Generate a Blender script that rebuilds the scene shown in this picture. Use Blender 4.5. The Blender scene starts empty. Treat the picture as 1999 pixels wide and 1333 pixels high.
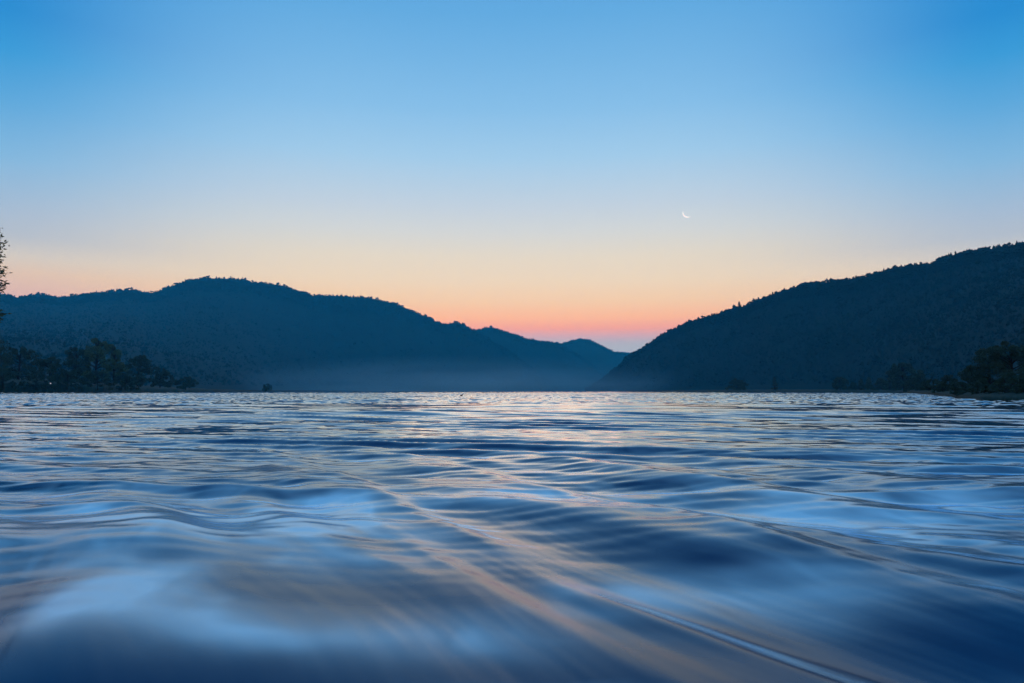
import bpy, math, random
import numpy as np
from mathutils import Vector

S = bpy.context.scene
COL = S.collection
R = math.radians
random.seed(7); rng = np.random.default_rng(11)

# ------------------------------------------------------------------ camera
CAM_H = 1.0            # metres over the water
F = 1333.0             # focal length in photo pixels (24 mm on 36 mm)
HY, CX = 763.0, 999.5  # horizon row, centre column
cam = bpy.data.cameras.new('camera'); cam.lens = 24; cam.sensor_width = 36
cam.clip_start = 0.05; cam.clip_end = 300000
co = bpy.data.objects.new('camera', cam); COL.objects.link(co)
co.location = (0, 0, CAM_H)
co.rotation_euler = (R(90) + math.atan((HY - 666.5) / F), 0, 0)
S.camera = co

def srgb(r, g, b):
    f = lambda c: (c / 255 / 12.92) if c <= 10 else ((c / 255 + 0.055) / 1.055) ** 2.4
    return (f(r), f(g), f(b), 1)

# direction through a photo pixel; tan of the sideways and upward angle per metre of depth
PITCH = math.atan((HY - 666.5) / F)
def tans(px, py):
    u = (px - CX) / F; v = (666.5 - py) / F
    c, s = math.cos(PITCH), math.sin(PITCH)
    dy = c - v * s; dz = s + v * c
    return u / dy, dz / dy
def spot(px, depth, z=0.0):
    """ground point at a given depth below a photo column"""
    return Vector((tans(px, HY)[0] * depth, depth, z))

# ------------------------------------------------------------------ sky
w = bpy.data.worlds.new('World'); S.world = w; w.use_nodes = True
nt = w.node_tree; N = nt.nodes; L = nt.links; N.clear()
out = N.new('ShaderNodeOutputWorld'); bg = N.new('ShaderNodeBackground')
bg.inputs['Strength'].default_value = 1.0
L.new(bg.outputs[0], out.inputs['Surface'])
tc = N.new('ShaderNodeTexCoord'); sep = N.new('ShaderNodeSeparateXYZ')
L.new(tc.outputs['Generated'], sep.inputs[0])
# the air in the valley (see haze at the end) dims and tints the low sky; the sky itself is that much stronger
AIR = 1.45e-4; AIR_C = (.03, .64, 1.0); AIR_TOP = 620.0; AIR_END = 5700.0; AIR_S = (.25, .30, .38)
def clear(z, c):
    path = min(AIR_TOP / max(z, 1e-4), AIR_END / math.sqrt(max(1e-6, 1 - z * z))); o_ = []
    for v, k, s_ in zip(srgb(*c)[:3], AIR_C, AIR_S):
        T = math.exp(-k * AIR * path); o_.append(max(0.01, (v - s_ * (1 - T)) / T))
    return (*o_, 1)
def ramp(stops):
    r = N.new('ShaderNodeValToRGB'); e = r.color_ramp.elements
    e[0].position = stops[0][0]; e[0].color = clear(*stops[0])
    e[1].position = stops[-1][0]; e[1].color = clear(*stops[-1])
    for p, c in stops[1:-1]:
        k = e.new(p); k.color = clear(p, c)
    L.new(sep.outputs['Z'], r.inputs[0]); return r
glow = ramp([(0, (120, 165, 190)), (.050, (146, 180, 200)), (.062, (146, 182, 200)), (.071, (156, 178, 196)), (.080, (190, 172, 188)),
             (.091, (228, 168, 164)), (.106, (240, 188, 162)), (.129, (234, 204, 175)), (.158, (228, 213, 190)),
             (.193, (220, 215, 200)), (.228, (204, 213, 214)), (.263, (188, 208, 222)), (.328, (156, 202, 232)),
             (.389, (130, 190, 231)), (.445, (112, 180, 227)), (.497, (94, 170, 223)), (.60, (76, 152, 216)),
             (.80, (84, 152, 212)), (1, (90, 152, 210))])
side = ramp([(0, (120, 140, 170)), (.09, (180, 172, 186)), (.115, (208, 184, 182)), (.14, (214, 196, 182)), (.158, (203, 202, 196)), (.183, (172, 190, 204)),
             (.21, (160, 188, 211)), (.27, (124, 183, 221)), (.33, (86, 168, 219)), (.38, (48, 155, 215)),
             (.42, (14, 141, 209)), (.60, (50, 145, 214)), (1, (90, 152, 210))])
def math_node(op, a, b=None, clamp=False):
    m = N.new('ShaderNodeMath'); m.operation = op; m.use_clamp = clamp
    for i, v in enumerate((a, b)):
        if v is None: continue
        if isinstance(v, (int, float)): m.inputs[i].default_value = v
        else: L.new(v, m.inputs[i])
    return m.outputs[0]
hx = math_node('MULTIPLY', sep.outputs['X'], sep.outputs['X']); hy = math_node('MULTIPLY', sep.outputs['Y'], sep.outputs['Y'])
hl = math_node('SQRT', math_node('ADD', math_node('ADD', hx, hy), 1e-6))
GA = R(-1.0)     # azimuth of the afterglow
dt = math_node('DIVIDE', math_node('ADD', math_node('MULTIPLY', sep.outputs['X'], math.sin(GA)), math_node('MULTIPLY', sep.outputs['Y'], math.cos(GA))), hl)
mr = N.new('ShaderNodeMapRange'); mr.interpolation_type = 'SMOOTHSTEP'
mr.inputs['From Min'].default_value = 0.985; mr.inputs['From Max'].default_value = 0.79
L.new(dt, mr.inputs[0])
mx = N.new('ShaderNodeMix'); mx.data_type = 'RGBA'
L.new(mr.outputs[0], mx.inputs['Factor']); L.new(glow.outputs[0], mx.inputs['A']); L.new(side.outputs[0], mx.inputs['B'])
# the half of the sky away from the afterglow is darker
mb = N.new('ShaderNodeMapRange'); mb.interpolation_type = 'SMOOTHSTEP'
mb.inputs['From Min'].default_value = 0.6; mb.inputs['From Max'].default_value = -0.6
mb.inputs['To Min'].default_value = 1.0; mb.inputs['To Max'].default_value = 0.95
L.new(dt, mb.inputs[0])
sc_ = N.new('ShaderNodeVectorMath'); sc_.operation = 'SCALE'
L.new(mx.outputs['Result'], sc_.inputs[0]); L.new(mb.outputs[0], sc_.inputs['Scale'])
sky = N.new('ShaderNodeTexSky'); sky.sky_type = 'NISHITA'; sky.sun_disc = False
sky.sun_elevation = R(-1.0); sky.sun_rotation = GA; sky.air_density = 1.0; sky.dust_density = 1.0
sn = N.new('ShaderNodeVectorMath'); sn.operation = 'SCALE'; sn.inputs['Scale'].default_value = 0.05
L.new(sky.outputs[0], sn.inputs[0])
ad = N.new('ShaderNodeVectorMath'); ad.operation = 'ADD'
L.new(sc_.outputs[0], ad.inputs[0]); L.new(sn.outputs[0], ad.inputs[1])
L.new(ad.outputs[0], bg.inputs['Color'])

# afterglow: the sun is already behind the hills, only a broad weak warm light is left
sl = bpy.data.lights.new('sun', 'SUN'); sl.energy = 0.05; sl.angle = R(20); sl.color = (1.0, 0.72, 0.55)
so = bpy.data.objects.new('sun', sl); COL.objects.link(so)
so.rotation_euler = (R(90 - 5), 0, R(180) - GA)

S.view_settings.view_transform = 'Standard'; S.view_settings.look = 'None'
S.view_settings.exposure = 0; S.view_settings.gamma = 1
S.cycles.max_bounces = 6; S.cycles.volume_bounces = 0

# ------------------------------------------------------------------ helpers
def tag(o, label=None, cat=None, group=None, kind=None):
    if label: o['label'] = label
    if cat: o['category'] = cat
    if group: o['group'] = group
    if kind: o['kind'] = kind
    return o
def mesh_obj(name, V, Fc, mat, parent=None, smooth=False):
    """V (n,3), Fc list of (array (m,k)) face blocks"""
    me = bpy.data.meshes.new(name)
    V = np.asarray(V, np.float32)
    if not isinstance(Fc, list): Fc = [Fc]
    Fc = [np.asarray(f, np.int32) for f in Fc if len(f)]
    me.vertices.add(len(V)); me.vertices.foreach_set('co', V.ravel())
    nl = sum(f.size for f in Fc); npoly = sum(len(f) for f in Fc)
    me.loops.add(nl); me.loops.foreach_set('vertex_index', np.concatenate([f.ravel() for f in Fc]))
    st = []; k = 0
    for f in Fc:
        st.append(k + np.arange(len(f)) * f.shape[1]); k += f.size
    me.polygons.add(npoly); me.polygons.foreach_set('loop_start', np.concatenate(st).astype(np.int32))
    me.polygons.foreach_set('use_smooth', np.full(npoly, smooth))
    me.update(calc_edges=True); me.validate()
    me.materials.append(mat)
    o = bpy.data.objects.new(name, me); COL.objects.link(o)
    if parent: o.parent = parent
    return o
def empty(name, loc):
    o = bpy.data.objects.new(name, None); COL.objects.link(o); o.location = loc; return o
def grid_faces(nr, nc):
    i = np.arange(nr - 1)[:, None] * nc + np.arange(nc - 1)[None]
    return np.stack([i, i + 1, i + nc + 1, i + nc], -1).reshape(-1, 4)

_P = rng.permutation(4096); _A = rng.uniform(0, 2 * np.pi, 4096); _GX = np.cos(_A); _GY = np.sin(_A)
def noise(x, y, seed=0):
    xi = np.floor(x).astype(np.int64); yi = np.floor(y).astype(np.int64)
    xf = x - xi; yf = y - yi
    u = xf ** 3 * (xf * (xf * 6 - 15) + 10); v = yf ** 3 * (yf * (yf * 6 - 15) + 10)
    def g(ix, iy, dx, dy):
        h = _P[(_P[(ix + seed * 57) & 4095] + iy) & 4095]
        return _GX[h] * dx + _GY[h] * dy
    a = g(xi, yi, xf, yf); b = g(xi + 1, yi, xf - 1, yf)
    c = g(xi, yi + 1, xf, yf - 1); d = g(xi + 1, yi + 1, xf - 1, yf - 1)
    return ((a + (b - a) * u) * (1 - v) + (c + (d - c) * u) * v) * 1.5
def sstep(a, b, x):
    t = np.clip((x - a) / (b - a), 0, 1); return t * t * (3 - 2 * t)

def new_mat(name):
    m = bpy.data.materials.new(name); m.use_nodes = True
    t = m.node_tree; return m, t.nodes, t.links, t.nodes['Principled BSDF']
def foliage_mat(name, c1, c2, scale, coord='Object'):
    m, n, l, p = new_mat(name)
    t = n.new('ShaderNodeTexCoord'); z = n.new('ShaderNodeTexNoise'); z.inputs['Scale'].default_value = scale
    z.inputs['Detail'].default_value = 3
    r = n.new('ShaderNodeValToRGB'); r.color_ramp.elements[0].position = .35; r.color_ramp.elements[1].position = .65
    r.color_ramp.elements[0].color = (*c1, 1); r.color_ramp.elements[1].color = (*c2, 1)
    l.new(t.outputs[coord], z.inputs['Vector']); l.new(z.outputs[0], r.inputs[0]); l.new(r.outputs[0], p.inputs['Base Color'])
    p.inputs['Roughness'].default_value = 0.85; p.inputs['Specular IOR Level'].default_value = 0.1
    return m
M_WOOD = foliage_mat('forest_foliage', (.014, .022, .015), (.020, .028, .018), .02)
M_SOIL = foliage_mat('hill_ground', (.011, .017, .012), (.015, .021, .014), .008)
M_LEAF = foliage_mat('leaf_foliage', (.040, .072, .050), (.058, .09, .055), .8)
M_LEAF2 = foliage_mat('pale_leaf_foliage', (.075, .12, .07), (.10, .15, .07), .8)
M_BARK = foliage_mat('bark', (.02, .015, .012), (.05, .038, .03), 4)
M_BANK = foliage_mat('bank_ground', (.016, .026, .018), (.024, .036, .022), .3)

# ------------------------------------------------------------------ hills
def prof(pts, px):
    p = np.array(pts, float); return np.interp(px, p[:, 0], p[:, 1])
def tanx(px): return tans(px, HY)[0]
TX = np.vectorize(tanx)
def tany(px, py):     # exact upward tangent for pixel rows off centre
    return np.array([tans(a, b)[1] for a, b in zip(px, py)])
def make_hill(name, pts, depth, foot, px0, px1, step, seed, rough=1.0, hollow=False):
    px = np.arange(px0, px1, step, float); n = len(px)
    py = prof(pts, px)
    # real rows are slightly slanted away from the middle: follow the pixel exactly
    tz = tany(px, py); tx = np.array([tans(a, b)[0] for a, b in zip(px, py)])
    D = prof(depth, px); Ff = prof(foot, px)
    H = tz * D + CAM_H
    ts = np.concatenate([np.linspace(0, 1, 46), np.linspace(1.04, 2.2, 16)])
    V = np.zeros((len(ts), n, 3))
    for i, t in enumerate(ts):
        d = Ff + (D - Ff) * t
        x = tx * d
        if t <= 1 and hollow: h = H * t ** 1.25
        elif t <= 1: h = H * (0.55 * t + 0.45 * math.sin(t * math.pi / 2))
        else: h = H * (1 - 0.85 * ((t - 1) / 1.2) ** 1.4)
        amp = max(0, math.sin(min(t, 1) * math.pi)) if t <= 1 else min(1, (t - 1) * 3)
        sc = D.mean()
        g = noise(x / sc * 9, d / sc * 5, seed) * .6 + noise(x / sc * 22, d / sc * 11, seed + 1) * .3
        h = h * (1 - amp * .16 * rough * (1 + g)) + amp * H * .10 * g * rough
        V[i, :, 0] = x; V[i, :, 1] = d; V[i, :, 2] = np.maximum(h, -3 + 0 * h) - (3 if i == 0 else 0)
    o = mesh_obj(name, V.reshape(-1, 3), grid_faces(len(ts), n), M_SOIL, smooth=True)
    tag(o, kind='structure')
    return o, V

P_LEFT = [(-900, 640), (-500, 590), (-200, 566), (0, 573), (20, 579), (35, 581), (60, 576), (80, 575), (102, 580), (125, 581), (180, 573),
          (250, 566), (268, 567), (286, 572), (300, 571), (330, 561), (352, 552), (370, 546), (400, 543), (450, 544), (480, 546), (492, 551),
          (520, 553), (560, 560), (590, 570), (610, 577), (650, 577), (680, 579), (720, 583), (765, 591), (790, 601), (820, 613),
          (850, 627), (868, 633), (893, 630), (905, 633), (926, 646), (1000, 690), (1060, 738), (1085, 762)]
P_MID = [(700, 742), (830, 700), (890, 660), (930, 645), (958, 638), (985, 647), (1002, 652), (1030, 662), (1045, 665), (1065, 667), (1090, 670),
         (1110, 680), (1160, 715), (1210, 762)]
P_KNOLL = [(900, 730), (1020, 700), (1078, 676), (1098, 670), (1118, 664), (1135, 661), (1152, 664), (1172, 673), (1186, 681), (1200, 687),
           (1235, 689), (1300, 700), (1420, 745), (1500, 762)]
P_RIGHT = [(1143, 762), (1160, 753), (1180, 739), (1200, 724), (1216, 708), (1234, 692), (1250, 684), (1280, 664), (1310, 647), (1350, 629), (1395, 617),
           (1430, 609), (1460, 597), (1500, 579), (1550, 563), (1600, 556), (1650, 548), (1700, 540), (1725, 531), (1770, 522), (1810, 518),
           (1860, 504), (1900, 493), (1950, 487), (1999, 480), (2300, 440), (2700, 430), (3100, 480)]
h1, V1 = make_hill('hills_left', P_LEFT, [(-900, 2800), (1085, 3900)], [(-900, 500), (0, 480), (250, 750), (450, 1400), (650, 2500), (1085, 3300)], -900, 1086, 3, 1, .7, True)
h2, V2 = make_hill('hills_middle', P_MID, [(700, 4300), (1210, 4500)], [(700, 3950), (1210, 4100)], 700, 1211, 3, 5, .6)
h3, V3 = make_hill('hills_distant', P_KNOLL, [(900, 5200), (1500, 5300)], [(900, 4600), (1500, 4900)], 900, 1501, 3, 9, .5)
h4, V4 = make_hill('hills_right', P_RIGHT, [(1143, 2300), (1500, 1650), (2000, 1150), (3100, 950)], [(1143, 2000), (1500, 1250), (2000, 560), (3100, 500)],
                   1143, 3100, 3, 13)

# low-poly far trees, merged: a wood nobody could count
def cone_tree(k):
    r = np.random.default_rng(k); V = []; T = []
    tiers = 3
    for j in range(tiers):
        z0 = .12 + j * .26; z1 = z0 + .42 if j < 2 else 1.0; rad = (.26 - .06 * j) * r.uniform(.8, 1.25); b = len(V); m = 5
        ox, oy = r.uniform(-.04, .04, 2)
        for a in range(m):
            q = 2 * math.pi * a / m + r.uniform(-.3, .3); rr = rad * r.uniform(.7, 1.25)
            V.append((ox + rr * math.cos(q), oy + rr * math.sin(q), z0 + r.uniform(-.06, .06)))
        V.append((ox, oy, z1))
        for a in range(m): T.append((b + a, b + (a + 1) % m, b + m))
    return np.array(V), np.array(T)
def lump_tree(k):
    r = np.random.default_rng(k + 50); V = []; T = []
    for j in range(r.integers(3, 6)):
        c = np.array([r.uniform(-.22, .22), r.uniform(-.22, .22), r.uniform(.3, .8)]); s = r.uniform(.16, .28)
        b = len(V)
        for d in [(1, 0, 0), (0, 1, 0), (-1, 0, 0), (0, -1, 0), (0, 0, 1), (0, 0, -1)]:
            V.append(c + np.array(d) * s * r.uniform(.75, 1.2))
        for f in [(0, 1, 4), (1, 2, 4), (2, 3, 4), (3, 0, 4), (1, 0, 5), (2, 1, 5), (3, 2, 5), (0, 3, 5)]: T.append(tuple(b + q for q in f))
    return np.array(V), np.array(T)
TPL = [cone_tree(i) for i in range(5)] + [lump_tree(i) for i in range(6)]
def wood(name, V, n, hmin, hmax, ridge, seed, label, pcone=.5, tmax=48):
    r = np.random.default_rng(seed); nt_, nc, _ = V.shape
    rows = np.where(r.random(n) < ridge, r.uniform(40, tmax, n), r.uniform(2, 46, n))
    # equal spread on the ground rather than per column
    cols = r.uniform(0, nc - 1.001, n); rows = np.minimum(rows, nt_ - 1.001)
    i = rows.astype(int); j = cols.astype(int); a = (rows - i)[:, None]; b = (cols - j)[:, None]
    P = (V[i, j] * (1 - b) + V[i, j + 1] * b) * (1 - a) + (V[i + 1, j] * (1 - b) + V[i + 1, j + 1] * b) * a
    clump = noise(P[:, 0] / 60, P[:, 1] / 60, seed)
    hh = (hmin + (hmax - hmin) * r.random(n) ** 4) * (1 + .45 * clump) * np.where(rows < 39, .55, 1)
    VV = []; TT = []; base = 0
    kind = np.where(r.random(n) < pcone, r.integers(0, 5, n), r.integers(5, len(TPL), n))
    for k, (tv, tt) in enumerate(TPL):
        s = np.where(kind == k)[0]
        if not len(s): continue
        q = r.uniform(0, 6.28, len(s)); c, sn_ = np.cos(q)[:, None], np.sin(q)[:, None]
        wd = (hh[s] * r.uniform(.75, 1.3, len(s)))[:, None] * (1.0 if k < 5 else 1.25)
        x = (tv[None, :, 0] * c - tv[None, :, 1] * sn_) * wd + P[s, 0][:, None]
        y = (tv[None, :, 0] * sn_ + tv[None, :, 1] * c) * wd + P[s, 1][:, None]
        z = tv[None, :, 2] * hh[s][:, None] + P[s, 2][:, None] - .12 * hh[s][:, None]
        VV.append(np.stack([x, y, z], -1).reshape(-1, 3))
        TT.append((tt[None] + (np.arange(len(s)) * len(tv))[:, None, None] + base).reshape(-1, 3)); base += len(s) * len(tv)
    o = mesh_obj(name, np.concatenate(VV), np.concatenate(TT), M_WOOD)
    return tag(o, label, 'forest', kind='stuff')
wood('forest', V1, 42000, 8, 19, .30, 21, 'dark blue forest covering the long hill range on the left', .35)
wood('forest', V2, 9000, 9, 18, .30, 22, 'hazy forest on the pointed middle ridge behind the left range', .4)
wood('forest', V3, 9000, 8, 16, .30, 23, 'pale hazy forest on the small rounded knoll in the far gap', .4)
wood('forest', V4, 62000, 5, 14, .34, 24, 'dark nearer forest covering the steep hill on the right', .5)

# ------------------------------------------------------------------ leafy trees
def leaf_blob(r, n, centres, size):
    """many small leaf faces spread through clumps; returns V, quads"""
    c = centres[r.integers(0, len(centres), n)]
    d = r.normal(size=(n, 3)); d /= np.linalg.norm(d, axis=1)[:, None]
    p = c[:, :3] + d * (c[:, 3:4] * r.random((n, 1)) ** .45) * np.array([1, 1, .8])
    a = r.normal(size=(n, 3)); a /= np.linalg.norm(a, axis=1)[:, None]
    b = np.cross(a, r.normal(size=(n, 3))); b /= np.linalg.norm(b, axis=1)[:, None]
    s = size * r.uniform(.6, 1.4, (n, 1)); a = a * s; b = b * s * .5
    V = np.stack([p - a, p + b, p + a, p - b], 1).reshape(-1, 3)
    return V, np.arange(n * 4).reshape(-1, 4)
def tube(pts, rads, m=7):
    pts = np.array(pts, float); V = []; Fq = []
    for i, p in enumerate(pts):
        t = pts[min(i + 1, len(pts) - 1)] - pts[max(i - 1, 0)]; t /= np.linalg.norm(t) + 1e-9
        u = np.cross(t, (0.3, 1, 0.1)); u /= np.linalg.norm(u); v = np.cross(t, u)
        for k in range(m):
            q = 2 * math.pi * k / m; V.append(p + rads[i] * (math.cos(q) * u + math.sin(q) * v))
    for i in range(len(pts) - 1):
        for k in range(m): Fq.append((i * m + k, i * m + (k + 1) % m, (i + 1) * m + (k + 1) % m, (i + 1) * m + k))
    return np.array(V), np.array(Fq)
def join(parts):
    V = []; Fq = []; b = 0
    for v, f in parts: V.append(v); Fq.append(f + b); b += len(v)
    return np.concatenate(V), np.concatenate(Fq)
def leafy_tree(name, loc, H, W, seed, label, cat, nleaf=5000, leaf=.2, shape='round', mat=None, group=None, base=.08):
    r = np.random.default_rng(seed); root = empty(name, loc); tag(root, label, cat, group)
    cs = []; limbs = []
    lean = r.uniform(-.04, .04, 2) * H
    tp = [(0, 0, -.05 * H), (lean[0] * .3, lean[1] * .3, H * .3), (lean[0] * .7, lean[1] * .7, H * .6), (lean[0], lean[1], H * .92)]
    limbs.append(tube(tp, [H * .035, H * .024, H * .014, H * .004]))
    nb = 44 if shape != 'spire' else 40
    for i in range(nb):
        t = r.uniform(base, 1)
        if shape == 'round': rad = W / 2 * math.sqrt(max(.08, 1 - (2 * (t - .42) / 1.25) ** 2))
        elif shape == 'cone': rad = W / 2 * (1.02 - t) ** .8 + .02 * W
        elif shape == 'spire': rad = W / 2 * ((1 - t) ** 1.7 * .95 + .05)
        else: rad = W / 2 * math.sqrt(max(.05, 1 - t * t))
        q = r.uniform(0, 6.28); rr = rad * r.uniform(.35, .95)
        z = H * t * .93
        c = np.array([rr * math.cos(q) + lean[0] * t, rr * math.sin(q) + lean[1] * t, z])
        s = max(.05 * H, (.085 if shape == 'spire' else .13) * min(H, W * 1.2) * r.uniform(.6, 1.25))
        if t > .85: s *= .6
        cs.append((*c, s))
        st = np.array([lean[0] * t * .6, lean[1] * t * .6, z * .75])
        limbs.append(tube([st, (st + c) / 2 + (0, 0, .02 * H), c], [H * .010, H * .006, H * .002], 4))
    v, f = join(limbs); mesh_obj('trunk', v, f, M_BARK, root, True)
    v, f = leaf_blob(r, nleaf, np.array(cs), leaf); mesh_obj('crown', v, f, mat or M_LEAF, root)
    return root

# ------------------------------------------------------------------ banks
def make_bank(name, shore, px0, px1, step, hmax, width, seed, inner=None):
    px = np.concatenate([np.arange(px0, px1, step, float)]); dsh = prof(shore, px); tx = TX(px)
    ts = np.array([-.02, 0, .01, .03, .07, .15, .3, .5, .75, 1.0]); hh = np.array([-1.5, -.15, .25, .5, .62, .8, .92, 1, 1, 1.])
    V = np.zeros((len(ts), len(px), 3))
    hm = prof(hmax, px)
    for i, (t, h) in enumerate(zip(ts, hh)):
        d = dsh * (1 + .012 * noise(px / 9, px * 0 + seed, seed)) + width * t * (0.15 + dsh / 400)
        z = h if h < 0 else h * hm * (1 + .25 * noise(px / 14, px * 0 + i * 1.7, seed + i))
        V[i, :, 0] = tx * d; V[i, :, 1] = d; V[i, :, 2] = z
    o = mesh_obj(name, V.reshape(-1, 3), grid_faces(len(ts), len(px)), M_BANK, smooth=True)
    return tag(o, kind='structure')
SH_R = [(1150, 2050), (1240, 1450), (1350, 900), (1440, 640), (1600, 540), (1700, 500), (1752, 470), (1775, 300), (1800, 200), (1830, 135),
        (1860, 100), (1890, 80), (1912, 71), (2100, 72), (2600, 80), (3400, 90)]
make_bank('shore_right', SH_R, 1150, 3400, 4, [(1150, 2), (1440, 2.5), (1700, 2.4), (1800, 1.2), (1900, .8), (2400, 1.5)], 200, 3)
SH_L = [(-2000, 40), (-1200, 30), (-700, 22), (-420, 17), (-260, 16), (-150, 40), (-40, 240), (0, 360), (200, 420), (420, 600), (560, 1100), (800, 2200), (1100, 2700)]
make_bank('shore_left', SH_L, -2000, 1100, 4, [(-2000, 2), (-260, .8), (-100, 1.5), (0, 10), (150, 9), (260, 6), (420, 3), (560, 2), (1100, 2)], 200, 8)

def at(px, depth, z=0): p = spot(px, depth); p.z = z; return p
def top(depth, py): return CAM_H + (HY - py) / F * depth
GB = 'trees and bushes along the right shore'
def shore_tree(px, depth, py_top, wpx, shape, seed, label, ground, kind='shore_tree', cat='tree', n=5000, mat=None, group=GB, base=.08):
    H = top(depth, py_top) - ground; W = wpx * depth / F
    return leafy_tree(kind, at(px, depth, ground), H, W, seed, label, cat, n, leaf=max(.11, 1.6 * depth / F), shape=shape, mat=mat, group=group, base=base)
shore_tree(1440, 700, 738, 46, 'dome', 1, 'broad low bush alone on the far shore below the treetops of the right hill', 1.2, 'shore_bush', 'bush', 4000, base=.02)
shore_tree(1513, 640, 735, 19, 'spire', 2, 'narrow pointed tree on the far shore right of the broad low bush', 1.5, n=2500, base=.02)
shore_tree(1641, 560, 733, 36, 'dome', 3, 'rounded bushy tree on the right shore left of two small conifers', 2, n=4500, base=.02)
shore_tree(1666, 560, 746, 18, 'dome', 4, 'small low shrub between the rounded bushy tree and the two conifers', 2, 'shore_bush', 'bush', 2000, base=.02)
shore_tree(1681, 555, 738, 14, 'cone', 5, 'first small conifer right of the rounded bushy tree', 2, 'conifer', n=2200, base=.02)
shore_tree(1697, 550, 735, 14, 'cone', 6, 'second small conifer, slightly taller, left of the low hedge trees', 2, 'conifer', n=2200, base=.02)
shore_tree(1722, 540, 737, 30, 'dome', 7, 'low ragged bush at the left foot of the big double topped tree', 2, 'shore_bush', 'bush', 3500, base=.02)
shore_tree(1765, 430, 706, 62, 'round', 8, 'big ragged double topped tree where the shore turns towards the viewer', 1.5, n=9000, base=.02)
shore_tree(1792, 380, 722, 40, 'round', 9, 'shoulder tree leaning against the right side of the double topped tree', 1.5, n=6000, base=.02)
shore_tree(1822, 240, 739, 44, 'dome', 10, 'low bush in the dip right of the big double topped tree', 1.2, 'shore_bush', 'bush', 5000, base=.02)
shore_tree(1856, 190, 730, 48, 'dome', 12, 'leafy bush on the shore just left of the tall trees at the right edge', 1, 'shore_bush', 'bush', 6000, base=.02)
shore_tree(1899, 125, 712, 50, 'dome', 13, 'leftmost and lowest of the tall dark trees at the right edge', .8, n=9000, base=.02)
shore_tree(1932, 110, 676, 84, 'round', 14, 'tall dark rounded tree over the corner of the right shore', .7, n=13000, base=.02)
shore_tree(1978, 100, 662, 96, 'round', 15, 'tallest dark tree standing at the right edge of the frame', .7, n=14000, base=.02)
shore_tree(2050, 100, 650, 120, 'round', 16, 'large dark tree just beyond the right edge of the frame', .7, n=9000, base=.02)
for i, (px, d, pt, wp) in enumerate([(1880, 96, 745, 44), (1920, 84, 738, 52), (1962, 82, 734, 56), (1999, 82, 730, 50), (2040, 82, 730, 60)]):
    shore_tree(px, d, pt, wp, 'dome', 30 + i, ['low waterside bush where the dark bank begins to rise', 'waterside bush under the tall rounded corner tree',
        'waterside bush right of the one under the tall rounded tree', 'waterside bush at the very right edge of the frame', 'waterside bush just beyond the right edge of the frame'][i],
        .3, 'shore_bush', 'bush', 6000, base=.0)
for i, (px, d, pt, wp) in enumerate([(1738, 520, 742, 30), (1775, 330, 742, 40), (1806, 240, 744, 34), (1840, 150, 746, 40)]):
    shore_tree(px, d, pt, wp, 'dome', 40 + i, ['low shrub at the waterline left of the double topped tree', 'low shrub at the waterline in front of the double topped tree',
        'small shrub at the waterline below the dip in the tree line', 'shrub at the waterline below the leafy bush of the right shore'][i], .6, 'shore_bush', 'bush', 3500, base=0)

GL = 'trees along the left shore'
LT = [(-30, 300, 640, 90, 'tall dark tree at the left frame edge behind the overhanging branches', 10), (35, 330, 676, 80, 'dark rounded tree second from the left frame edge', 9),
      (95, 370, 694, 70, 'low dark tree above the small lamp on the left shore', 9), (145, 380, 676, 56, 'dark tree left of the pale topped tree on the left shore', 8),
      (185, 385, 655, 50, 'pale green topped tree, tallest in the middle of the left shore', 8), (222, 400, 668, 44, 'narrower pale topped tree right of the tallest one on the left shore', 8),
      (268, 430, 690, 50, 'dark feathery tree at the right end of the tall left shore trees', 6), (312, 470, 716, 50, 'lower dark tree right of the feathery tree on the left shore', 5),
      (362, 520, 734, 44, 'small bush where the left shore trees fade out', 3)]
for i, (px, d, pt, wp, lb, g) in enumerate(LT):
    shore_tree(px, d, pt, wp, 'round', 60 + i, lb, g * .8, 'shore_tree', 'tree', 5000, mat=M_LEAF2 if i in (4, 5) else None, group=GL, base=.02)
for i, (px, d, pt, wp, lb) in enumerate([(5, 320, 722, 80, 'low bush under the tree at the left frame edge'), (70, 350, 726, 76, 'low bush at the waterline left of the small lamp'),
        (130, 365, 722, 66, 'low bush at the waterline right of the small lamp'), (190, 375, 722, 66, 'low bush at the foot of the pale topped tree'),
        (245, 400, 728, 60, 'low bush at the foot of the dark feathery tree')]):
    shore_tree(px, d, pt, wp, 'dome', 80 + i, lb, 2, 'shore_bush', 'bush', 3500, group='bushes along the left shore', base=0)
shore_tree(521, 900, 748, 22, 'dome', 90, 'tiny faint bush on the far shore below the left range', 1, 'shore_bush', 'bush', 700, group=None, base=.02)

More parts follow.
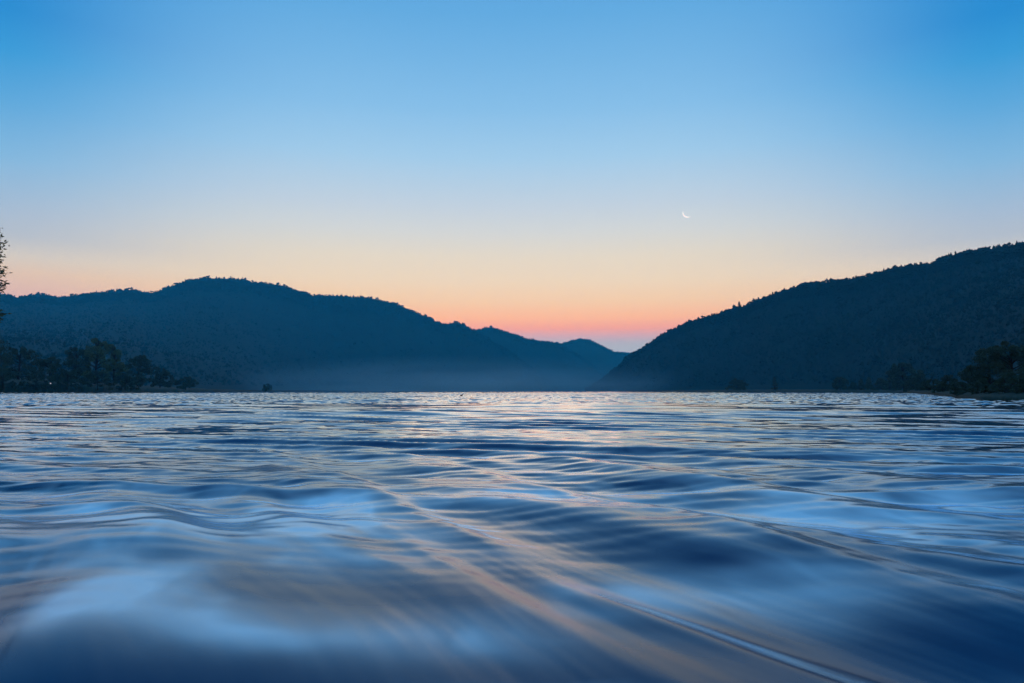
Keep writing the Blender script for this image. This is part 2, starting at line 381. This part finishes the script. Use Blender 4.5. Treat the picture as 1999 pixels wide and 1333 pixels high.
# trees that stand out on the crest of the right hill
def crest_point(px):
    j = (px - 1143) / 3; a = int(j); b = j - a
    p = V4[45, a] * (1 - b) + V4[45, a + 1] * b; return Vector(p)
CT = [(1443, 588, 'cone', 12, 'lone ragged conifer at the lower left end of the crest trees'), (1435, 599, 'round', 9, 'bent round tree just left of the lone ragged conifer'),
      (1460, 590, 'cone', 6, 'thin small tree right of the lone ragged conifer'), (1471, 581, 'cone', 9, 'sharp pointed conifer on the lower crest right of the ragged one'),
      (1481, 580, 'cone', 7, 'small conifer close right of the sharp pointed one'), (1508, 569, 'cone', 6, 'single small spike tree at the middle of the crest'),
      (1531, 562, 'cone', 6, 'small pointed tree past the middle of the crest'), (1345, 623, 'cone', 7, 'pointed tree low on the slope above the gap'),
      (1298, 649, 'cone', 7, 'small pointed tree on the steep left flank of the right hill'), (1390, 611, 'cone', 6, 'small spike between the flank and the ragged conifer'),
      (1710, 529, 'round', 11, 'dark flat topped tree at the step in the upper crest'), (1748, 517, 'round', 10, 'leaning tree right of the flat topped tree on the upper crest'),
      (1787, 513, 'round', 8, 'rounded tree on the upper crest left of a tiny pair'), (1798, 511, 'round', 7, 'rounded tree in the tiny pair on the upper crest'),
      (1870, 499, 'round', 9, 'wide tree on the high crest towards the right'), (1886, 491, 'round', 10, 'tall tree at the second step of the high crest'),
      (1941, 483, 'cone', 6, 'small pointed tree high on the crest near the right edge'), (1988, 475, 'round', 9, 'topmost round tree of the crest at the right edge')]
for i, (px, pt, sh, wp, lb) in enumerate(CT):
    p = crest_point(px); H = CAM_H + tans(px, pt)[1] * p.y - p.z + 5
    leafy_tree('crest_tree', p - Vector((0, 0, 5)), H, wp * p.y / F, 200 + i, lb, 'tree', 900, 1.1, shape=sh, mat=M_WOOD, group='trees standing out on the crest of the right hill')

# overhanging tree at the left frame edge
def overhang_tree():
    r = np.random.default_rng(5); d0 = 13.0
    base = at(-300, 16.5, .45)
    root = empty('shore_tree', base); tag(root, 'near tree at the left frame edge whose leafy branch tips reach into the sky', 'tree')
    b = np.array(base)
    tr = [(0, 0, -.3), (.15, -.3, 1.3), (.1, -.8, 2.8), (.3, -1.3, 4.4), (.2, -1.6, 5.6)]
    limbs = [tube(tr, [.22, .17, .13, .08, .03], 9)]
    LV = []; LF = []; nb = [0]
    def leaf(p, d, s):
        d = d / (np.linalg.norm(d) + 1e-9); u = np.cross(d, r.normal(size=3)); u /= np.linalg.norm(u); k = nb[0]
        LV.extend([p, p + d * s * .45 + u * s * .24, p + d * s, p + d * s * .45 - u * s * .24]); LF.append((k, k + 1, k + 2, k + 3)); nb[0] += 4
    def spray(tip, back, n, s):
        """twig ending at tip; leaves fan along it"""
        for i in range(n):
            t = r.random() ** .8
            p = tip - back * t + r.normal(size=3) * .035
            dd = back / np.linalg.norm(back) + r.normal(size=3) * .65 + np.array((0, 0, -.15))
            leaf(p, dd, s * r.uniform(.7, 1.3))
    # tips seen against the sky: (px, py of the tip)
    tips = [(4, 448), (8, 463), (14, 474), (12, 481), (5, 486), (4, 492), (10, 500), (11, 507), (6, 514), (16, 528), (8, 524), (7, 538), (5, 545), (19, 554), (12, 561), (6, 567),
            (18, 612), (10, 622), (4, 606), (2, 580)]
    for k, (px, py) in enumerate(tips):
        dd = d0 + r.uniform(-.7, .7); ux, uz = tans(px, py)
        tip = np.array((ux * dd, dd, CAM_H + uz * dd)) - b
        a = int(r.integers(1, 4)); st = np.array(tr[a]) + (np.array(tr[a + 1]) - np.array(tr[a])) * r.random()
        st[2] = min(st[2], tip[2] + .1)
        mid = (st + tip) / 2 + (0, 0, .15)
        limbs.append(tube([st, mid, tip - (.12, 0, .0), tip - (.03, 0, 0)], [.035, .018, .007, .003], 5))
        back = np.array((.34, r.uniform(-.05, .05), r.uniform(-.04, .12)))
        spray(tip - (.03, 0, 0), back, 34, .062)
        spray(tip - (.10, 0, .03), back, 26, .07)
    for k in range(900):       # the body of the crown outside the frame
        q = r.normal(size=3); q /= np.linalg.norm(q)
        c = np.array((-.35, -1.2, 3.9)) + q * np.array((1.05, 1.5, 1.7)) * r.random() ** .35
        for i in range(14): leaf(c + r.normal(size=3) * .12, r.normal(size=3), .09)
    for k in range(16):
        a = int(r.integers(1, 4)); st = np.array(tr[a]); c = np.array((.1, -1.2, 3.4)) + r.normal(size=3) * (.5, .8, 1)
        limbs.append(tube([st, (st + c) / 2 + (0, 0, .2), c], [.05, .03, .008], 5))
    v, f = join(limbs); mesh_obj('trunk', v, f, M_BARK, root, True)
    mesh_obj('crown', np.array(LV), np.array(LF), M_LEAF2, root)
overhang_tree()

# small lamp on the left shore
def shore_lamp():
    p = at(99, 330, 2.0); root = empty('street_lamp', p); tag(root, 'tiny lit lamp glowing above the water in the dark left shore', 'lamp')
    v, f = join([tube([(0, 0, -1.5), (0, 0, 2.6)], [.09, .06], 8), tube([(0, 0, 2.55), (0, -.45, 2.75)], [.05, .04], 6)]); mesh_obj('pole', v, f, M_BARK, root, True)
    m, n, l, q = new_mat('lamp_glow'); q.inputs['Emission Color'].default_value = (1, .75, .6, 1); q.inputs['Emission Strength'].default_value = .5
    v, f = tube([(0, -.45, 2.85), (0, -.45, 2.78), (0, -.45, 2.5), (0, -.45, 2.4)], [.05, .22, .28, .06], 10); mesh_obj('lamp_head', v, f, m, root, True)
shore_lamp()

# small bird on the far water
def bird():
    d = 125; p = at(901, d, .12); root = bpy.data.objects.new('water_bird', bpy.data.meshes.new('water_bird'))
    m, n, l, q = new_mat('bird_feathers'); q.inputs['Base Color'].default_value = (.02, .02, .022, 1); q.inputs['Roughness'].default_value = .7
    v, f = join([tube([(-.30, 0, .10), (-.24, 0, .07), (-.1, 0, .05), (.06, 0, .06), (.16, 0, .10), (.2, 0, .2), (.21, 0, .27), (.25, 0, .31), (.3, 0, .3), (.4, 0, .28)],
                      [.01, .05, .1, .11, .075, .04, .036, .05, .035, .006], 10)])
    o = mesh_obj('water_bird', v, f, m, None, True); o.location = p; o.scale = (1.1, 1.1, 1.1)
    bpy.data.objects.remove(root)
    tag(o, 'tiny dark water bird floating on the far edge of the lake', 'bird')
bird()

# ------------------------------------------------------------------ moon (sunlit sliver of the sphere)
def moon():
    dist = 90000.0; ux, uz = tans(1342.2, 415.2)
    d = Vector((ux, 1, uz)).normalized(); c = Vector((0, 0, CAM_H)) + d * dist; rad = dist * 9.6 / F * .9
    right = d.cross(Vector((0, 0, 1))).normalized(); up = right.cross(d)
    ang = R(-128)   # lit limb points down and left
    lit = right * math.cos(ang) + up * math.sin(ang); pole = d.cross(lit).normalized()
    V = []; nr, nc = 33, 9
    for i in range(nr):
        th = R(-80) + R(160) * i / (nr - 1)
        # width of the sliver, from terminator to limb
        for j in range(nc):
            ph = R(55) + R(39) * j / (nc - 1)         # 90 = limb
            V.append(c + rad * (math.cos(th) * (math.sin(ph) * lit - math.cos(ph) * d) + math.sin(th) * pole))
    # inner side, giving the shell a thickness
    n0 = len(V)
    for i in range(n0): V.append(c + (V[i] - c) * .985)
    g = grid_faces(nr, nc); g2 = g[:, ::-1] + n0
    m, n, l, q = new_mat('moon_glow'); q.inputs['Base Color'].default_value = (.5, .5, .5, 1)
    q.inputs['Emission Color'].default_value = (1, .98, .95, 1); q.inputs['Emission Strength'].default_value = 1.1
    o = mesh_obj('moon', np.array([tuple(v) for v in V]), np.concatenate([g, g2]), m, None, True)
    tag(o, 'thin white crescent moon in the clear sky over the right hill', 'moon')
moon()

# ------------------------------------------------------------------ water
def water_height(x, y, r):
    """lake surface; returns height"""
    far = sstep(9, 30, r); near = 1 - sstep(5.5, 15, r)
    wa = noise(x / 5.5, y / 6.5, 31); wb = noise(x / 2.1, y / 2.6, 32); wc = noise(x / 14, y / 12, 33)
    h = np.zeros_like(x)
    def train(kx, ky, lam, amp, seed, warp, lx, sharp=.35):
        """a train of long crests: wave vector, wavelength, height, bending, crest length"""
        n_ = math.hypot(kx, ky); kx /= n_; ky /= n_
        u = x * kx + y * ky; v = -x * ky + y * kx
        ph = 2 * math.pi * u / lam + warp * (1.6 * wa + .4 * wb + 2.0 * wc) + seed
        env = np.clip(.55 + .95 * noise(u / (2.6 * lam), v / lx, seed), 0, 1.5)
        c = np.cos(ph)
        return amp * env * (c + sharp * (c * c - .5))
    h += near * train(.87, .48, 1.95, .040, 71, 1.0, 4.5)
    h += near * train(.80, .60, .95, .016, 72, 1.4, 2.4)
    h += near * train(.55, .83, 3.3, .060, 73, .8, 6)
    h += near * .032 * noise(x / 1.5 + .3 * y, y / 1.7, 34)
    u = x * .87 + y * .48; v = -x * .48 + y * .87
    for u0, a, w_ in ((2.02, .026, .13), (1.55, .014, .10), (3.62, .034, .17), (6.4, .03, .26), (3.25, .075, .55), (1.80, .040, .40), (.80, .050, .50), (-.2, .05, .5), (5.3, .05, .6)):
        du = u - u0 - .12 * noise(v / 2.0, u0 + 0 * v, 35)
        h += a * np.exp(-(du / w_) ** 2) * (.7 + .6 * noise(v / 1.4, u0 * 3 + 0 * v, 36)) * near
    h += .0020 * noise((u + .2 * wb) / .16, v / 1.1, 81) * near + .0010 * noise((u + .3 * wb) / .075, v / .5, 82) * (1 - sstep(4, 9, r))
    m_ = sstep(3.5, 9, r)
    h += m_ * train(.33, .94, 1.25, .036, 74, 1.0, 9) * (1 - sstep(26, 45, r))
    h += m_ * train(.28, .96, .62, .012, 75, 1.6, 2.6) * (1 - sstep(18, 30, r))
    h += m_ * train(-.02, 1, .95, .011, 76, 1.5, 3.2) * (1 - sstep(20, 36, r))
    h += far * train(.22, .97, 2.4, .034, 77, .8, 14)
    h += far * train(-.05, 1, 4.6, .055, 78, .7, 24)
    h += far * train(.10, 1, 1.3, .014, 79, 1.1, 9)
    h += sstep(20, 40, r) * .10 * noise(x / 20 + .03 * y, y / 6 + .06 * x, 48)
    # small soft ripples riding on the swell
    h += .007 * noise(x / .62 + .5 * y, y / .17 + .25 * x, 40) * sstep(2.8, 6, r)
    h += .006 * noise(x / .4 - .2 * y, y / .13 + .1 * x, 49) * sstep(5, 9, r) * (1 - sstep(18, 30, r))
    # wind chop beyond the smooth water
    ch = sstep(46, 62, r + 3 * noise(x / 12, y / 6, 41))
    fade = 1 - sstep(500, 1400, r)
    c = .55 * noise(x / 1.15, y / 1.1, 42) + .45 * noise(x / .62 + 7, y / .7, 43) + .6 * noise(x / 3.1, y / 3.4, 44)
    h += ch * fade * .075 * c * (1 + r / 260)
    return h
def make_water():
    rr = [.45]
    while rr[-1] < 9000:
        r = rr[-1]
        if r < 46: s = max(.010, r * .0065)
        elif r < 230: s = .30
        else: s = r * .0013 + (r - 230) * .006
        rr.append(r + s)
    rr = np.array(rr)
    th = np.concatenate([np.linspace(-180, -44, 80)[:-1], np.arange(-44, 44, .085), np.linspace(44, 180, 80)])
    th = np.radians(th)
    Rg, Tg = np.meshgrid(rr, th, indexing='ij')
    X = Rg * np.sin(Tg); Y = Rg * np.cos(Tg)
    Z = np.zeros_like(X)
    for i in range(0, len(rr), 100):
        Z[i:i + 100] = water_height(X[i:i + 100], Y[i:i + 100], Rg[i:i + 100])
    V = np.stack([X, Y, Z], -1).reshape(-1, 3)
    # the patch straight under the viewer
    nc = len(th); fc = grid_faces(len(rr), nc)
    V = np.concatenate([V, [[0, 0, 0]]]); k = len(V) - 1
    tri = np.stack([np.arange(nc - 1), np.arange(1, nc), np.full(nc - 1, k)], -1)[:, ::-1]
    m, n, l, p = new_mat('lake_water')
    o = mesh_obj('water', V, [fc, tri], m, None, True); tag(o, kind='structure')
    x, y = V[:, 0], V[:, 1]
    # frothy pale wisps; their colour also paints the water's broad light and dark
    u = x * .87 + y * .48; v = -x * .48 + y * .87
    foam_sheen = np.zeros(len(V)); lake_map = np.ones(len(V))
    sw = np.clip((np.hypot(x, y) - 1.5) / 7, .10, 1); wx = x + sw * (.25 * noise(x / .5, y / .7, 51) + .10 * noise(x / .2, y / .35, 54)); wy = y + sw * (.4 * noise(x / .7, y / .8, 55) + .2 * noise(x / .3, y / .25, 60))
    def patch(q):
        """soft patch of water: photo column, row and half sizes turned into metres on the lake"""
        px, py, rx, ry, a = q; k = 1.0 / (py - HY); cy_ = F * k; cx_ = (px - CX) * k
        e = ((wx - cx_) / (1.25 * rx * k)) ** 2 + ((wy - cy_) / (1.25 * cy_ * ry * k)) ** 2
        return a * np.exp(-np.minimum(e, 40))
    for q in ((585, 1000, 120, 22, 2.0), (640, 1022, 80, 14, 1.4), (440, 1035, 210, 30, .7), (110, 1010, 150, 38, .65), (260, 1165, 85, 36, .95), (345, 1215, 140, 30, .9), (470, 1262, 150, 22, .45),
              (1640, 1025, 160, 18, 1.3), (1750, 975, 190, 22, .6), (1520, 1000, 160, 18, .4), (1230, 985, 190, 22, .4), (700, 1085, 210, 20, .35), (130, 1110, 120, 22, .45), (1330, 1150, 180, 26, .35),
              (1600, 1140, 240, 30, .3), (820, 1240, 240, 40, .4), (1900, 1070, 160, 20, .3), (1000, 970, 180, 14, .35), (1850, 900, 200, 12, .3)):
        foam_sheen += patch(q)  # brightness of the water put into its pale colour
    for q in ((70, 1250, 170, 80, 1.2), (300, 1340, 380, 50, 1.2), (330, 1130, 160, 25, .7), (1050, 1310, 220, 40, .9), (20, 1150, 110, 30, .6), (1170, 1060, 170, 45, 1), (900, 1125, 150, 35, 1), (1300, 1290, 300, 40, .9), (1780, 1260, 320, 90, 1), (450, 1085, 180, 20, .7)):  # dark areas: pale colour held back so the water looks darker
        lake_map -= patch(q)
    lake_map = np.clip(lake_map, 0, 1)
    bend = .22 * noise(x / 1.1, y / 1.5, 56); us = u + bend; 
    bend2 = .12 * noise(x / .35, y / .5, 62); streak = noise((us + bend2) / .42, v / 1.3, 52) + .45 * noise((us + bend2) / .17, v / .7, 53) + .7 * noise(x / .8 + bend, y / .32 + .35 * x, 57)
    foam_sheen = foam_sheen * np.clip(1 + .5 * streak, .25, 1.6) + lake_map * np.clip(.03 + .22 * streak + .22 * noise(x / 1.6, y / 1.3, 59), 0, .6) * (1 - .8 * sstep(5, 18, np.hypot(x, y)))
    rd = np.hypot(x, y)
    at_ = o.data.attributes.new('froth_sheen', 'FLOAT', 'POINT'); at_.data.foreach_set('value', np.clip(foam_sheen, 0, 1).astype(np.float32))
    ro = .17 - .09 * sstep(3, 18, rd)
    at2 = o.data.attributes.new('lake_map', 'FLOAT', 'POINT'); at2.data.foreach_set('value', ro.astype(np.float32))
    A = n.new('ShaderNodeAttribute'); A.attribute_name = 'froth_sheen'; B = n.new('ShaderNodeAttribute'); B.attribute_name = 'lake_map'
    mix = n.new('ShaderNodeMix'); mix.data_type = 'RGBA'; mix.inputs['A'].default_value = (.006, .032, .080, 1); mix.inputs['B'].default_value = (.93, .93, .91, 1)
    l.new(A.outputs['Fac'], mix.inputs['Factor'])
    # body of the water: dull deep blue with pale frothy, painted-bright areas; surface: mirror with a blue cast, stronger towards grazing
    n.remove(p); om = [q for q in n if q.type == 'OUTPUT_MATERIAL'][0]
    df = n.new('ShaderNodeBsdfDiffuse'); gl = n.new('ShaderNodeBsdfGlossy'); fr = n.new('ShaderNodeFresnel'); ms = n.new('ShaderNodeMixShader')
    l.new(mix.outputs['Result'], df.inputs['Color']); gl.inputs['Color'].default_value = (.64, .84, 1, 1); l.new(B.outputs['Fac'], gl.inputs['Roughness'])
    fr.inputs['IOR'].default_value = 1.5
    pw = n.new('ShaderNodeMath'); pw.operation = 'POWER'; pw.inputs[1].default_value = 1.95; l.new(fr.outputs[0], pw.inputs[0])
    fm = n.new('ShaderNodeMapRange'); fm.inputs['To Min'].default_value = .01; fm.inputs['To Max'].default_value = 2.8; l.new(pw.outputs[0], fm.inputs[0])
    # the pale tone hides part of the mirror
    fs = n.new('ShaderNodeMath'); fs.operation = 'MULTIPLY_ADD'; fs.inputs[1].default_value = -.05; fs.inputs[2].default_value = 1; l.new(A.outputs['Fac'], fs.inputs[0])
    ff = n.new('ShaderNodeMath'); ff.operation = 'MULTIPLY'; ff.use_clamp = True; l.new(fm.outputs[0], ff.inputs[0]); l.new(fs.outputs[0], ff.inputs[1])
    l.new(ff.outputs[0], ms.inputs[0]); l.new(df.outputs[0], ms.inputs[1]); l.new(gl.outputs[0], ms.inputs[2]); l.new(ms.outputs[0], om.inputs['Surface'])
make_water()

# ------------------------------------------------------------------ air
def box(name, lo, hi):
    x0, y0, z0 = lo; x1, y1, z1 = hi
    V = [(x, y, z) for z in (z0, z1) for y in (y0, y1) for x in (x0, x1)]
    Fq = [(0, 2, 3, 1), (4, 5, 7, 6), (0, 1, 5, 4), (2, 6, 7, 3), (0, 4, 6, 2), (1, 3, 7, 5)]
    m = bpy.data.materials.new(name); m.use_nodes = True; m.node_tree.nodes.clear()
    o = mesh_obj(name, np.array(V), np.array(Fq), m); return o, m
o, m = box('haze', (-5700, -3000, -5.5), (5700, 5700, 620))
n = m.node_tree.nodes; mo = n.new('ShaderNodeOutputMaterial'); pv = n.new('ShaderNodeVolumePrincipled')
pv.inputs['Color'].default_value = (*AIR_C, 1); pv.inputs['Absorption Color'].default_value = (1, 1, 1, 1); pv.inputs['Density'].default_value = AIR; pv.inputs['Anisotropy'].default_value = 0.1
m.node_tree.links.new(pv.outputs[0], mo.inputs['Volume'])
tag(o, 'thin blue evening haze filling the valley air', 'haze', kind='stuff')

# low mist lying on the water in front of the far hills
def mist():
    a = 24; b = 12; V = []
    for i in range(b + 1):
        t = math.pi * i / b
        for k in range(a):
            q = 2 * math.pi * k / a; V.append((math.sin(t) * math.cos(q), math.sin(t) * math.sin(q), math.cos(t)))
    Fq = [(i * a + k, (i + 1) * a + k, (i + 1) * a + (k + 1) % a, i * a + (k + 1) % a) for i in range(b) for k in range(a)]
    m = bpy.data.materials.new('mist'); m.use_nodes = True; t = m.node_tree; t.nodes.clear(); n = t.nodes; l = t.links
    mo = n.new('ShaderNodeOutputMaterial'); pv = n.new('ShaderNodeVolumePrincipled'); l.new(pv.outputs[0], mo.inputs['Volume'])
    pv.inputs['Color'].default_value = (.5, .82, 1, 1); pv.inputs['Absorption Color'].default_value = (1, 1, 1, 1)
    tc = n.new('ShaderNodeTexCoord'); ln = n.new('ShaderNodeVectorMath'); ln.operation = 'LENGTH'; l.new(tc.outputs['Object'], ln.inputs[0])
    mr = n.new('ShaderNodeMapRange'); mr.interpolation_type = 'SMOOTHSTEP'
    mr.inputs['From Min'].default_value = 1.0; mr.inputs['From Max'].default_value = 0.0; mr.inputs['To Min'].default_value = 0; mr.inputs['To Max'].default_value = MIST
    l.new(ln.outputs['Value'], mr.inputs[0]); nz = n.new('ShaderNodeTexNoise'); nz.inputs['Scale'].default_value = 2.6; nz.inputs['Detail'].default_value = 3; l.new(tc.outputs['Object'], nz.inputs['Vector'])
    nr_ = n.new('ShaderNodeMapRange'); nr_.inputs['From Min'].default_value = .35; nr_.inputs['From Max'].default_value = .7; nr_.inputs['To Min'].default_value = .45; nr_.inputs['To Max'].default_value = 1.5
    l.new(nz.outputs[0], nr_.inputs[0]); mm = n.new('ShaderNodeMath'); mm.operation = 'MULTIPLY'; l.new(mr.outputs[0], mm.inputs[0]); l.new(nr_.outputs[0], mm.inputs[1])
    l.new(mm.outputs[0], pv.inputs['Density'])
    o = mesh_obj('mist', np.array(V), np.array(Fq), m, None, True)
    o.location = (tanx(900) * 1700, 1700, 6); o.scale = (760, 250, 92)
    tag(o, 'low pale mist lying on the water below the gap in the hills', 'mist', kind='stuff')
MIST = 4.2e-3
mist()
